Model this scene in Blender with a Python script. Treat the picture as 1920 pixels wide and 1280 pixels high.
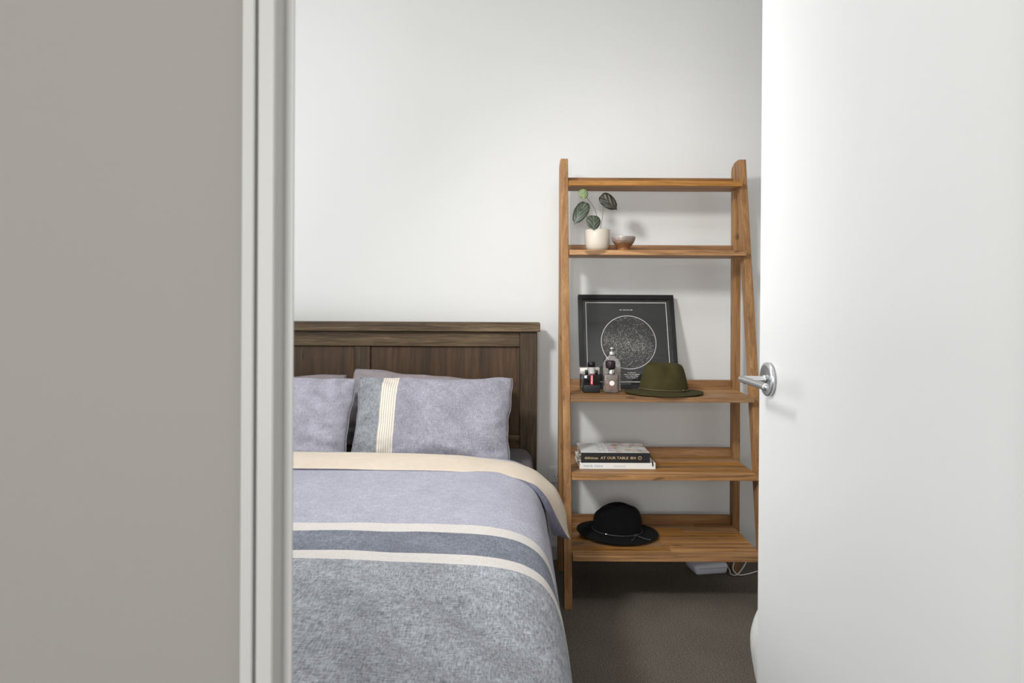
import bpy, bmesh, math, random
from mathutils import Vector, Matrix, noise as mnoise

# ------------------------------------------------------------------ clear
for o in list(bpy.data.objects):
    bpy.data.objects.remove(o, do_unlink=True)
SC = bpy.context.scene
COL = SC.collection
R = math.radians

# ------------------------------------------------------------------ camera
cam_d = bpy.data.cameras.new('camera')
cam = bpy.data.objects.new('camera', cam_d)
COL.objects.link(cam)
cam_d.sensor_width = 36.0
cam_d.lens = 24.0                      # 1280 px focal length at 1920 px
cam_d.shift_y = -75.0 / 1920.0         # horizon at y = 565
cam_d.clip_start = 0.02
cam_d.dof.use_dof = True
cam_d.dof.focus_distance = 2.75
cam_d.dof.aperture_fstop = 9.0
cam.matrix_world = Matrix.Translation((0, 0, 1.184)) @ Matrix.Rotation(R(90), 4, 'X') @ Matrix.Rotation(R(0.27), 4, 'Z')
SC.camera = cam

# ------------------------------------------------------------------ world and lights
W = bpy.data.worlds.new('world'); SC.world = W
W.use_nodes = True
bg = W.node_tree.nodes['Background']
bg.inputs['Color'].default_value = (0.80, 0.88, 1.0, 1)
bg.inputs['Strength'].default_value = 0.4


def area(name, loc, target, size, power, color=(1, 1, 1), size_y=None, shape=None):
    d = bpy.data.lights.new(name, 'AREA')
    d.energy = power; d.color = color
    d.shape = shape or ('RECTANGLE' if size_y else 'SQUARE')
    d.size = size
    if size_y: d.size_y = size_y
    o = bpy.data.objects.new(name, d); COL.objects.link(o)
    o.location = loc
    o.rotation_euler = (Vector(target) - Vector(loc)).to_track_quat('-Z', 'Y').to_euler()
    return o


# added key and fill spots, unseen, left of the door where the shadows point
def spot(name, loc, target, power, cone, blend, radius, color):
    d = bpy.data.lights.new(name, 'SPOT'); d.energy = power; d.spot_size = R(cone); d.spot_blend = blend; d.shadow_soft_size = radius; d.color = color
    o = bpy.data.objects.new(name, d); COL.objects.link(o); o.location = loc
    o.rotation_euler = (Vector(target) - Vector(loc)).to_track_quat('-Z', 'Y').to_euler()
    return o


spot('key_spot', (-1.02, 0.82, 2.40), (0.93, 3.0, 0.33), 138, 72, 1.0, 0.17, (1.0, 0.997, 0.99))
spot('wide_fill_spot', (-1.02, 0.82, 2.40), (-0.50, 3.0, 1.90), 54, 130, 1.0, 0.17, (1.0, 0.997, 0.99))  # unseen fill added to lift the left of the rear wall
# fill daylight from an unseen left window, opening made tall to reach the shelf
area('window_daylight', (-2.52, 1.80, 1.22), (0, 1.80, 1.22), 2.1, 44, (0.98, 0.993, 1.0), size_y=2.2)
# unseen fill panel added under the ceiling, brightens carpet and door
area('ceiling_fill', (0.30, 1.35, 2.68), (0.30, 1.35, 0), 0.5, 9, (1.0, 0.985, 0.965), size_y=0.5)
# unseen fill panel added behind the camera, lights the shelf through the doorway
area('hall_fill', (-0.40, -1.90, 1.40), (0.55, 2.8, 0.8), 0.8, 51, (1.0, 0.995, 0.985), size_y=1.2)

SC.view_settings.view_transform = 'Standard'
SC.view_settings.look = 'None'
SC.view_settings.exposure = 0.0
SC.view_settings.gamma = 1.0
SC.view_settings.use_curve_mapping = False


# ------------------------------------------------------------------ helpers
def lin(c):
    return tuple((v / 12.92 if v <= 0.04045 else ((v + 0.055) / 1.055) ** 2.4) for v in c)


def rgb(r, g, b):
    return lin((r / 255., g / 255., b / 255.)) + (1.0,)


def new_mat(name):
    m = bpy.data.materials.new(name); m.use_nodes = True
    nt = m.node_tree
    return m, nt, nt.nodes['Principled BSDF']


def N(nt, kind, **kw):
    n = nt.nodes.new(kind)
    for k, v in kw.items():
        setattr(n, k, v)
    return n


def simple(name, col, rough=0.5, metal=0.0, trans=0.0, ior=1.45, coat=0.0, bump=None, var=None, spec=0.5, sheen=0.0, alpha=1.0):
    """plain procedural material; var=(scale, amount) colour mottling; bump=(scale, strength, distance)"""
    m, nt, p = new_mat(name)
    p.inputs['Base Color'].default_value = col
    p.inputs['Roughness'].default_value = rough
    p.inputs['Metallic'].default_value = metal
    p.inputs['Transmission Weight'].default_value = trans
    p.inputs['IOR'].default_value = ior
    p.inputs['Coat Weight'].default_value = coat
    p.inputs['Specular IOR Level'].default_value = spec
    p.inputs['Sheen Weight'].default_value = sheen
    tc = N(nt, 'ShaderNodeTexCoord')
    if var:
        nz = N(nt, 'ShaderNodeTexNoise'); nz.inputs['Scale'].default_value = var[0]; nz.inputs['Detail'].default_value = 4
        nt.links.new(tc.outputs['Object'], nz.inputs['Vector'])
        hsv = N(nt, 'ShaderNodeHueSaturation'); hsv.inputs['Color'].default_value = col
        mr = N(nt, 'ShaderNodeMapRange'); mr.inputs['From Min'].default_value = 0.25; mr.inputs['From Max'].default_value = 0.75
        mr.inputs['To Min'].default_value = 1 - var[1]; mr.inputs['To Max'].default_value = 1 + var[1]
        nt.links.new(nz.outputs['Fac'], mr.inputs['Value']); nt.links.new(mr.outputs['Result'], hsv.inputs['Value'])
        nt.links.new(hsv.outputs['Color'], p.inputs['Base Color'])
    if bump:
        nb = N(nt, 'ShaderNodeTexNoise'); nb.inputs['Scale'].default_value = bump[0]; nb.inputs['Detail'].default_value = 3
        nt.links.new(tc.outputs['Object'], nb.inputs['Vector'])
        b = N(nt, 'ShaderNodeBump'); b.inputs['Strength'].default_value = bump[1]; b.inputs['Distance'].default_value = bump[2]
        nt.links.new(nb.outputs['Fac'], b.inputs['Height']); nt.links.new(b.outputs['Normal'], p.inputs['Normal'])
    return m


def wood(name, dark, mid, light, axis='X', rough=0.55, grain=1.0, rnd=0.25, contrast=1.0, coarse=False):
    m, nt, p = new_mat(name)
    tc = N(nt, 'ShaderNodeTexCoord'); oi = N(nt, 'ShaderNodeObjectInfo')
    add = N(nt, 'ShaderNodeVectorMath', operation='ADD')
    mul = N(nt, 'ShaderNodeVectorMath', operation='SCALE'); mul.inputs['Scale'].default_value = 13.0
    cmb = N(nt, 'ShaderNodeCombineXYZ')
    for i in range(3): nt.links.new(oi.outputs['Random'], cmb.inputs[i])
    nt.links.new(cmb.outputs[0], mul.inputs[0])
    nt.links.new(tc.outputs['Object'], add.inputs[0]); nt.links.new(mul.outputs[0], add.inputs[1])
    mp = N(nt, 'ShaderNodeMapping')
    lo, hi = (2.2 * grain, 42 * grain)
    mp.inputs['Scale'].default_value = {'X': (lo, hi, hi), 'Y': (hi, lo, hi), 'Z': (hi, hi, lo)}[axis]
    nt.links.new(add.outputs[0], mp.inputs['Vector'])
    n1 = N(nt, 'ShaderNodeTexNoise'); n1.inputs['Scale'].default_value = 1.0; n1.inputs['Detail'].default_value = 7
    n1.inputs['Roughness'].default_value = 0.68; n1.inputs['Distortion'].default_value = 0.6
    nt.links.new(mp.outputs[0], n1.inputs['Vector'])
    cr = N(nt, 'ShaderNodeValToRGB')
    e = cr.color_ramp.elements
    e[0].position = 0.5 - 0.24 / contrast; e[0].color = dark
    e[1].position = 0.5 + 0.24 / contrast; e[1].color = light
    k = cr.color_ramp.elements.new(0.5); k.color = mid
    nt.links.new(n1.outputs['Fac'], cr.inputs['Fac'])
    # fine pores
    mp2 = N(nt, 'ShaderNodeMapping')
    lo2, hi2 = (14 * grain, 420 * grain)
    mp2.inputs['Scale'].default_value = {'X': (lo2, hi2, hi2), 'Y': (hi2, lo2, hi2), 'Z': (hi2, hi2, lo2)}[axis]
    nt.links.new(add.outputs[0], mp2.inputs['Vector'])
    n2 = N(nt, 'ShaderNodeTexNoise'); n2.inputs['Scale'].default_value = 1.0; n2.inputs['Detail'].default_value = 2
    nt.links.new(mp2.outputs[0], n2.inputs['Vector'])
    hsv = N(nt, 'ShaderNodeHueSaturation')
    f1 = N(nt, 'ShaderNodeMath', operation='MULTIPLY'); f1.inputs[1].default_value = 7.31; nt.links.new(oi.outputs['Random'], f1.inputs[0])
    f2 = N(nt, 'ShaderNodeMath', operation='FRACT'); nt.links.new(f1.outputs[0], f2.inputs[0])
    f3 = N(nt, 'ShaderNodeMapRange'); f3.inputs['To Min'].default_value = 1 - rnd * .45; f3.inputs['To Max'].default_value = 1 + rnd * .8
    nt.links.new(f2.outputs[0], f3.inputs['Value']); nt.links.new(f3.outputs[0], hsv.inputs['Saturation'])
    mr = N(nt, 'ShaderNodeMapRange'); mr.inputs['To Min'].default_value = 1 - rnd; mr.inputs['To Max'].default_value = 1 + rnd
    nt.links.new(oi.outputs['Random'], mr.inputs['Value'])
    mr2 = N(nt, 'ShaderNodeMapRange'); mr2.inputs['From Min'].default_value = 0.3; mr2.inputs['From Max'].default_value = 0.7
    mr2.inputs['To Min'].default_value = 0.72 if coarse else 0.86; mr2.inputs['To Max'].default_value = 1.28 if coarse else 1.12
    nt.links.new(n2.outputs['Fac'], mr2.inputs['Value'])
    mm = N(nt, 'ShaderNodeMath', operation='MULTIPLY')
    nt.links.new(mr.outputs[0], mm.inputs[0]); nt.links.new(mr2.outputs[0], mm.inputs[1])
    mp3 = N(nt, 'ShaderNodeMapping')
    mp3.inputs['Scale'].default_value = {'X': (9, 34, 34), 'Y': (34, 9, 34), 'Z': (34, 34, 9)}[axis]
    nt.links.new(add.outputs[0], mp3.inputs['Vector'])
    n3 = N(nt, 'ShaderNodeTexNoise'); n3.inputs['Scale'].default_value = 1.0; n3.inputs['Detail'].default_value = 1
    nt.links.new(mp3.outputs[0], n3.inputs['Vector'])
    mr3 = N(nt, 'ShaderNodeMapRange'); mr3.inputs['From Min'].default_value = .70; mr3.inputs['From Max'].default_value = .76
    mr3.inputs['To Min'].default_value = 1.0; mr3.inputs['To Max'].default_value = .45
    nt.links.new(n3.outputs['Fac'], mr3.inputs['Value'])
    mm3 = N(nt, 'ShaderNodeMath', operation='MULTIPLY'); nt.links.new(mm.outputs[0], mm3.inputs[0]); nt.links.new(mr3.outputs[0], mm3.inputs[1])
    nt.links.new(mm3.outputs[0], hsv.inputs['Value']); nt.links.new(cr.outputs['Color'], hsv.inputs['Color'])
    nt.links.new(hsv.outputs['Color'], p.inputs['Base Color'])
    p.inputs['Roughness'].default_value = rough
    p.inputs['Specular IOR Level'].default_value = 0.35
    b = N(nt, 'ShaderNodeBump'); b.inputs['Strength'].default_value = 0.35; b.inputs['Distance'].default_value = 0.0006
    nt.links.new(n2.outputs['Fac'], b.inputs['Height']); nt.links.new(b.outputs['Normal'], p.inputs['Normal'])
    return m


def fabric(name, bands, axis='Y', lo=0.0, hi=1.0, ribs=None, weave=0.22, mottled=0.10, cell=380, bump=0.5, wax='X', uv=False):
    """bands: [(start, colour, is_ribbed)] along an object axis; weave = contrast of crossing threads"""
    m, nt, p = new_mat(name)
    L = nt.links.new
    tc = N(nt, 'ShaderNodeTexCoord')
    sep = N(nt, 'ShaderNodeSeparateXYZ'); L(tc.outputs['UV' if uv else 'Object'], sep.inputs[0])
    wob = N(nt, 'ShaderNodeTexNoise'); wob.inputs['Scale'].default_value = 4.0
    L(tc.outputs['Object'], wob.inputs['Vector'])
    wm = N(nt, 'ShaderNodeMath', operation='MULTIPLY_ADD'); wm.inputs[1].default_value = 0.010; wm.inputs[2].default_value = -0.005
    L(wob.outputs['Fac'], wm.inputs[0])
    cadd = N(nt, 'ShaderNodeMath', operation='ADD'); L(sep.outputs[axis], cadd.inputs[0]); L(wm.outputs[0], cadd.inputs[1])
    mr = N(nt, 'ShaderNodeMapRange'); mr.inputs['From Min'].default_value = lo; mr.inputs['From Max'].default_value = hi
    L(cadd.outputs[0], mr.inputs['Value'])
    cr = N(nt, 'ShaderNodeValToRGB'); cr.color_ramp.interpolation = 'CONSTANT'
    rr = N(nt, 'ShaderNodeValToRGB'); rr.color_ramp.interpolation = 'CONSTANT'
    wr_ = N(nt, 'ShaderNodeValToRGB'); wr_.color_ramp.interpolation = 'CONSTANT'
    for i, bd_ in enumerate(bands):
        s, c, rb = bd_[:3]; wk = bd_[3] if len(bd_) > 3 else 1.0
        pos = max(0.0, (s - lo) / (hi - lo))
        for ramp, cc in ((cr, c), (rr, (1, 1, 1, 1) if rb else (0, 0, 0, 1)), (wr_, (wk, wk, wk, 1))):
            el = ramp.color_ramp.elements
            e = el[0] if i == 0 else el.new(pos)
            e.position = pos; e.color = cc
    for ramp in (cr, rr, wr_):
        el = ramp.color_ramp.elements
        last = el[len(el) - 1]
        if last.position >= 0.999 and len(bands) < len(el):
            el.remove(last)
    L(mr.outputs[0], cr.inputs['Fac']); L(mr.outputs[0], rr.inputs['Fac']); L(mr.outputs[0], wr_.inputs['Fac'])
    # ribs: thin dark lines along the bands
    val = None
    # weave threads
    def stretched(sx, sy, sz, det=2):
        mp = N(nt, 'ShaderNodeMapping'); mp.inputs['Scale'].default_value = (sx, sy, sz)
        L(tc.outputs['Object'], mp.inputs['Vector'])
        nz = N(nt, 'ShaderNodeTexNoise'); nz.inputs['Scale'].default_value = 1.0; nz.inputs['Detail'].default_value = det
        L(mp.outputs[0], nz.inputs['Vector']); return nz
    h, l = cell, cell * 0.16
    if axis == 'Y' or wax == 'Y':
        a = stretched(h, l, l); b_ = stretched(l, h, h)
    else:
        a = stretched(h, l, l); b_ = stretched(l, h, h)
    c_ = stretched(9, 9, 9, 4)
    s1 = N(nt, 'ShaderNodeMath', operation='ADD'); L(a.outputs['Fac'], s1.inputs[0]); L(b_.outputs['Fac'], s1.inputs[1])
    mw = N(nt, 'ShaderNodeMapRange'); mw.inputs['From Min'].default_value = 0.72; mw.inputs['From Max'].default_value = 1.28
    mw.inputs['To Min'].default_value = 1 - weave; mw.inputs['To Max'].default_value = 1 + weave
    L(s1.outputs[0], mw.inputs['Value'])
    mc = N(nt, 'ShaderNodeMapRange'); mc.inputs['From Min'].default_value = 0.3; mc.inputs['From Max'].default_value = 0.7
    mc.inputs['To Min'].default_value = 1 - mottled; mc.inputs['To Max'].default_value = 1 + mottled
    L(c_.outputs['Fac'], mc.inputs['Value'])
    c2 = stretched(34, 34, 34, 5)
    mc2 = N(nt, 'ShaderNodeMapRange'); mc2.inputs['From Min'].default_value = 0.3; mc2.inputs['From Max'].default_value = 0.7
    mc2.inputs['To Min'].default_value = 1 - mottled; mc2.inputs['To Max'].default_value = 1 + mottled
    L(c2.outputs['Fac'], mc2.inputs['Value'])
    mv0 = N(nt, 'ShaderNodeMath', operation='MULTIPLY'); L(mw.outputs[0], mv0.inputs[0]); L(mc.outputs[0], mv0.inputs[1])
    mv1 = N(nt, 'ShaderNodeMath', operation='MULTIPLY'); L(mv0.outputs[0], mv1.inputs[0]); L(mc2.outputs[0], mv1.inputs[1])
    mvs = N(nt, 'ShaderNodeMath', operation='SUBTRACT'); mvs.inputs[1].default_value = 1.0; L(mv1.outputs[0], mvs.inputs[0])
    mv = N(nt, 'ShaderNodeMath', operation='MULTIPLY_ADD'); mv.inputs[2].default_value = 1.0; L(mvs.outputs[0], mv.inputs[0]); L(wr_.outputs['Color'], mv.inputs[1])
    hs = N(nt, 'ShaderNodeHueSaturation'); L(cr.outputs['Color'], hs.inputs['Color']); L(mv.outputs[0], hs.inputs['Value'])
    out = hs.outputs['Color']
    if ribs:
        per, depth, width = ribs
        pm = N(nt, 'ShaderNodeMath', operation='MULTIPLY'); pm.inputs[1].default_value = 1.0 / per; L(cadd.outputs[0], pm.inputs[0])
        fr = N(nt, 'ShaderNodeMath', operation='FRACT'); L(pm.outputs[0], fr.inputs[0])
        lt = N(nt, 'ShaderNodeMath', operation='LESS_THAN'); lt.inputs[1].default_value = width; L(fr.outputs[0], lt.inputs[0])
        mk = N(nt, 'ShaderNodeMath', operation='MULTIPLY'); L(lt.outputs[0], mk.inputs[0]); L(rr.outputs['Color'], mk.inputs[1])
        fc = N(nt, 'ShaderNodeMath', operation='MULTIPLY'); fc.inputs[1].default_value = depth; L(mk.outputs[0], fc.inputs[0])
        mx = N(nt, 'ShaderNodeMixRGB'); L(fc.outputs[0], mx.inputs['Fac']); L(out, mx.inputs[1]); mx.inputs[2].default_value = rgb(92, 84, 84)
        out = mx.outputs[0]
    L(out, p.inputs['Base Color'])
    p.inputs['Roughness'].default_value = 0.92
    p.inputs['Specular IOR Level'].default_value = 0.15
    p.inputs['Sheen Weight'].default_value = 0.08
    bp = N(nt, 'ShaderNodeBump'); bp.inputs['Strength'].default_value = bump; bp.inputs['Distance'].default_value = 0.0012
    L(s1.outputs[0], bp.inputs['Height']); L(bp.outputs['Normal'], p.inputs['Normal'])
    return m


def link(name, me, mat=None, parent=None, smooth=False):
    o = bpy.data.objects.new(name, me); COL.objects.link(o)
    if mat is not None:
        for mm in (mat if isinstance(mat, (list, tuple)) else [mat]): me.materials.append(mm)
    if parent is not None: o.parent = parent
    if smooth:
        for pl in me.polygons: pl.use_smooth = True
    return o


def from_bm(name, bm, mat, parent=None, smooth=False):
    me = bpy.data.meshes.new(name)
    bmesh.ops.recalc_face_normals(bm, faces=bm.faces)
    bm.to_mesh(me); bm.free()
    return link(name, me, mat, parent, smooth)


def from_py(name, v, f, mat, parent=None, smooth=True, fmat=None):
    me = bpy.data.meshes.new(name)
    me.from_pydata([tuple(q) for q in v], [], f); me.update()
    if fmat:
        for pl, k in zip(me.polygons, fmat): pl.material_index = k
    return link(name, me, mat, parent, smooth)


def add_box(bm, x0, x1, y0, y1, z0, z1, bevel=0.0, seg=1):
    r = bmesh.ops.create_cube(bm, size=1.0)
    vs = r['verts']
    for v in vs:
        v.co = Vector((x0 + (v.co.x + .5) * (x1 - x0), y0 + (v.co.y + .5) * (y1 - y0), z0 + (v.co.z + .5) * (z1 - z0)))
    if bevel > 0:
        es = {e for v in vs for e in v.link_edges}
        bmesh.ops.bevel(bm, geom=list(es), offset=bevel, segments=seg, affect='EDGES', profile=0.5)


def box(name, x0, x1, y0, y1, z0, z1, mat, parent=None, bevel=0.0, seg=1, smooth=False):
    bm = bmesh.new(); add_box(bm, x0, x1, y0, y1, z0, z1, bevel, seg)
    return from_bm(name, bm, mat, parent, smooth)


def prism(name, pts, z0, z1, mat, parent=None, plane='XY'):
    """extrude a polygon: plane XY along z, plane YZ along x, XZ along y"""
    bm = bmesh.new()
    def P(a, b, c):
        return {'XY': (a, b, c), 'YZ': (c, a, b), 'XZ': (a, c, b)}[plane]
    lo = [bm.verts.new(P(a, b, z0)) for a, b in pts]
    hi = [bm.verts.new(P(a, b, z1)) for a, b in pts]
    bm.faces.new(lo); bm.faces.new(hi[::-1])
    n = len(pts)
    for i in range(n):
        bm.faces.new((lo[i], lo[(i + 1) % n], hi[(i + 1) % n], hi[i]))
    return from_bm(name, bm, mat, parent)


def lathe(name, prof, mat, parent=None, seg=40, loc=(0, 0, 0), axis='Z', smooth=True, sx=1.0, sy=1.0):
    v, f = [], []
    for r, z in prof:
        for i in range(seg):
            a = 2 * math.pi * i / seg
            p = (r * math.cos(a) * sx, r * math.sin(a) * sy, z)
            if axis == 'X': p = (p[2], p[0], p[1])
            if axis == 'Y': p = (p[0], p[2], p[1])
            v.append((p[0] + loc[0], p[1] + loc[1], p[2] + loc[2]))
    for k in range(len(prof) - 1):
        for i in range(seg):
            j = (i + 1) % seg
            f.append((k * seg + i, k * seg + j, (k + 1) * seg + j, (k + 1) * seg + i))
    f.append(tuple(range(seg))[::-1]); f.append(tuple(range((len(prof) - 1) * seg, len(prof) * seg)))
    o = from_py(name, v, f, mat, parent, smooth)
    if smooth:
        o.data.polygons[len(f) - 1].use_smooth = False; o.data.polygons[len(f) - 2].use_smooth = False
    return o


def catmull(pts, n):
    pts = [Vector(p) for p in pts]
    out = []
    m = len(pts) - 1
    for k in range(n + 1):
        t = k / n * m; i = min(int(t), m - 1); u = t - i
        p0 = pts[max(i - 1, 0)]; p1 = pts[i]; p2 = pts[i + 1]; p3 = pts[min(i + 2, m)]
        out.append(0.5 * ((2 * p1) + (p2 - p0) * u + (2 * p0 - 5 * p1 + 4 * p2 - p3) * u * u + (3 * p1 - p0 - 3 * p2 + p3) * u ** 3))
    return out


def tube(name, pts, r, mat, parent=None, seg=10, closed=False, flat=1.0):
    pts = [Vector(p) for p in pts]
    v, f = [], []
    n = len(pts)
    up = Vector((0, 0, 1))
    for i, p in enumerate(pts):
        a = pts[(i - 1) % n] if (closed or i > 0) else p
        b = pts[(i + 1) % n] if (closed or i < n - 1) else p
        t = (b - a).normalized()
        u = t.cross(up)
        if u.length < 1e-3: u = t.cross(Vector((0, 1, 0)))
        u.normalize(); w = u.cross(t)
        rr = r[i] if isinstance(r, (list, tuple)) else r
        for k in range(seg):
            an = 2 * math.pi * k / seg
            v.append(p + u * rr * math.cos(an) + w * rr * math.sin(an) * flat)
    m = n if closed else n - 1
    for i in range(m):
        for k in range(seg):
            f.append((i * seg + k, i * seg + (k + 1) % seg, ((i + 1) % n) * seg + (k + 1) % seg, ((i + 1) % n) * seg + k))
    if not closed:
        f.append(tuple(range(seg))[::-1]); f.append(tuple(range((n - 1) * seg, n * seg)))
    return from_py(name, v, f, mat, parent, True)


def empty(name, loc=(0, 0, 0), rz=0.0):
    o = bpy.data.objects.new(name, None); COL.objects.link(o)
    o.location = loc; o.rotation_euler = (0, 0, rz); o.empty_display_size = 0.05
    return o


def tag(o, label, cat, group=None):
    o['label'] = label; o['category'] = cat
    if group: o['group'] = group
    return o


def structure(o, label=None, cat=None):
    o['kind'] = 'structure'
    if label: o['label'] = label
    if cat: o['category'] = cat
    return o


def lettering(name, body, size, matrix, mat, parent, width=None, extrude=0.0002, bold=0.0, align='LEFT'):
    c = bpy.data.curves.new(name, 'FONT'); c.body = body; c.size = size; c.extrude = extrude; c.offset = bold
    c.align_x = align; c.resolution_u = 2
    t = bpy.data.objects.new(name + '_tmp', c); COL.objects.link(t)
    dg = bpy.context.evaluated_depsgraph_get()
    me = bpy.data.meshes.new_from_object(t.evaluated_get(dg))
    bpy.data.objects.remove(t, do_unlink=True)
    if width:
        xs = [v.co.x for v in me.vertices]
        s = width / (max(xs) - min(xs))
        for v in me.vertices: v.co.x *= s
    for v in me.vertices: v.co = matrix @ v.co
    me.materials.clear()
    return link(name, me, mat, parent)


def fbm(x, y, z, s=1.0):
    return mnoise.noise(Vector((x * s, y * s, z * s)))


# ------------------------------------------------------------------ materials
M = {}
M['wall'] = simple('wall_paint', rgb(223, 223, 221), 0.62, bump=(260, 0.05, 0.0008), var=(1.3, 0.012), spec=0.35)
M['hall_wall'] = simple('hall_wall_dimmed', rgb(147, 144, 139), 0.7, bump=(260, 0.06, 0.0008), var=(1.6, 0.012), spec=0.3)  # white wall darkened in its colour to imitate the dim hall
M['ceiling'] = simple('ceiling_paint', rgb(246, 246, 245), 0.8, var=(1.5, 0.01))
M['trim'] = simple('trim_paint', rgb(186, 185, 182), 0.42, var=(3, 0.01))  # white paint greyed in the colour to stand in for dim hall light
M['door'] = simple('door_paint', rgb(222, 222, 220), 0.33, bump=(40, 0.03, 0.0006), var=(1.2, 0.012))
M['steel'] = simple('satin_aluminium', rgb(196, 197, 199), 0.34, metal=1.0, bump=(900, 0.06, 0.0003))
M['plastic_white'] = simple('white_plastic', rgb(226, 226, 225), 0.35, var=(12, 0.01))
M['slot'] = simple('socket_slot_dark', rgb(28, 28, 30), 0.6, var=(50, 0.05))
M['leg_wood'] = wood('acacia_upright', rgb(104, 72, 43), rgb(150, 110, 70), rgb(180, 140, 96), 'Z', 0.5, rnd=0.07)
M['shelf_wood'] = wood('acacia_stave', rgb(92, 62, 36), rgb(156, 114, 71), rgb(196, 152, 104), 'X', 0.5, rnd=0.24)
M['lip_wood'] = wood('acacia_lip', rgb(94, 64, 38), rgb(140, 102, 66), rgb(168, 128, 86), 'X', 0.55, rnd=0.12)
M['hb_x'] = wood('dark_stained_rail', rgb(42, 33, 24), rgb(84, 68, 49), rgb(130, 112, 86), 'X', 0.6, grain=1.3, rnd=0.10, coarse=True)
M['hb_z'] = wood('dark_stained_post', rgb(36, 28, 20), rgb(70, 55, 38), rgb(98, 78, 55), 'Z', 0.6, grain=1.1, rnd=0.08, coarse=True)
M['hb_panel'] = wood('dark_stained_panel', rgb(46, 35, 25), rgb(72, 54, 38), rgb(98, 71, 49), 'Z', 0.55, grain=0.8, rnd=0.06)
# carpet
m, nt, p = new_mat('charcoal_loop_carpet')
tc = N(nt, 'ShaderNodeTexCoord')
mp = N(nt, 'ShaderNodeMapping'); mp.inputs['Scale'].default_value = (190, 330, 1); nt.links.new(tc.outputs['Object'], mp.inputs[0])
n1 = N(nt, 'ShaderNodeTexNoise'); n1.inputs['Scale'].default_value = 1; n1.inputs['Detail'].default_value = 3; nt.links.new(mp.outputs[0], n1.inputs['Vector'])
n2 = N(nt, 'ShaderNodeTexNoise'); n2.inputs['Scale'].default_value = 5; n2.inputs['Detail'].default_value = 4; nt.links.new(tc.outputs['Object'], n2.inputs['Vector'])
cr = N(nt, 'ShaderNodeValToRGB'); cr.color_ramp.elements[0].position = 0.3; cr.color_ramp.elements[0].color = rgb(66, 60, 55)
cr.color_ramp.elements[1].position = 0.72; cr.color_ramp.elements[1].color = rgb(132, 123, 112)
nt.links.new(n1.outputs['Fac'], cr.inputs['Fac'])
hs = N(nt, 'ShaderNodeHueSaturation'); mr = N(nt, 'ShaderNodeMapRange'); mr.inputs['From Min'].default_value = .3; mr.inputs['From Max'].default_value = .7
mr.inputs['To Min'].default_value = .92; mr.inputs['To Max'].default_value = 1.08
nt.links.new(n2.outputs['Fac'], mr.inputs['Value']); nt.links.new(mr.outputs[0], hs.inputs['Value']); nt.links.new(cr.outputs['Color'], hs.inputs['Color'])
nt.links.new(hs.outputs['Color'], p.inputs['Base Color']); p.inputs['Roughness'].default_value = 0.95; p.inputs['Specular IOR Level'].default_value = 0.1
b = N(nt, 'ShaderNodeBump'); b.inputs['Strength'].default_value = 0.9; b.inputs['Distance'].default_value = 0.004
nt.links.new(n1.outputs['Fac'], b.inputs['Height']); nt.links.new(b.outputs['Normal'], p.inputs['Normal'])
M['carpet'] = m

LAV = rgb(161, 161, 174)
LAV2 = rgb(147, 146, 156)
SLATE = rgb(142, 145, 151)
SLATE_D = rgb(110, 115, 126)
ECRU = rgb(208, 203, 198)
CREAM = rgb(208, 195, 178)
M['duvet'] = fabric('striped_linen', [(0.5, SLATE, 0, 1.0), (1.4625, ECRU, 1, .12), (1.511, SLATE_D, 0, .8), (1.640, ECRU, 1, .12), (1.698, LAV, 0, .38)], 'Y', 0.5, 2.7, ribs=(0.0072, 0.30, 0.28), weave=0.48, mottled=0.14, cell=420)
M['cream'] = fabric('cream_cotton', [(0, CREAM, 0)], 'Y', 0, 4, weave=0.03, mottled=0.025, cell=300, bump=0.15)
M['duvet_plain'] = fabric('lavender_linen', [(0, rgb(112, 112, 128), 0)], 'Y', 0, 4, weave=0.22, mottled=0.08, cell=360)
M['sheet'] = fabric('dark_grey_sheet', [(0, rgb(82, 79, 81), 0)], 'Y', 0, 4, weave=0.08, mottled=0.06, cell=300, bump=0.2)
M['pillow_back'] = fabric('mauve_grey_pillowcase', [(0, rgb(140, 132, 134), 0)], 'X', -2, 2, weave=0.07, mottled=0.05, cell=300, bump=0.2)
M['pillow_striped'] = fabric('striped_pillowcase', [(-0.5, rgb(130, 133, 137), 0, 1.25), (-0.205, rgb(216, 208, 196), 1, .12), (-0.143, LAV2, 0, .8)], 'X', -0.5, 0.5, uv=True, ribs=(0.0088, 0.62, 0.22), weave=0.30, mottled=0.07, cell=360)
M['pillow_plain'] = fabric('lavender_pillowcase', [(-0.5, rgb(158, 157, 168), 0)], 'X', -0.5, 0.5, weave=0.2, mottled=0.07, cell=360)

# ------------------------------------------------------------------ room shell
YB = 3.14          # back wall face
XL, XR = -2.30, 1.62
YD0, YD1 = 0.60, 0.66   # wall with the doorway
CZ = 2.70
YH = -5.30         # hall far end
HX0, HX1 = -1.25, 1.15   # hall side walls
structure(box('floor', XL - .1, XR + .1, YH - .1, YB + .1, -0.06, 0.0, M['carpet']), 'charcoal brown loop pile carpet covering the floor', 'floor')
structure(box('ceiling', XL - .1, XR + .1, YH - .1, YB + .1, CZ, CZ + .06, M['ceiling']))
structure(box('wall_back', XL - .1, XR + .1, YB, YB + .08, 0, CZ, M['wall']), 'white painted wall behind the headboard', 'wall')
structure(box('wall_right', XR, XR + .08, YD1, YB, 0, CZ, M['wall']))
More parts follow.
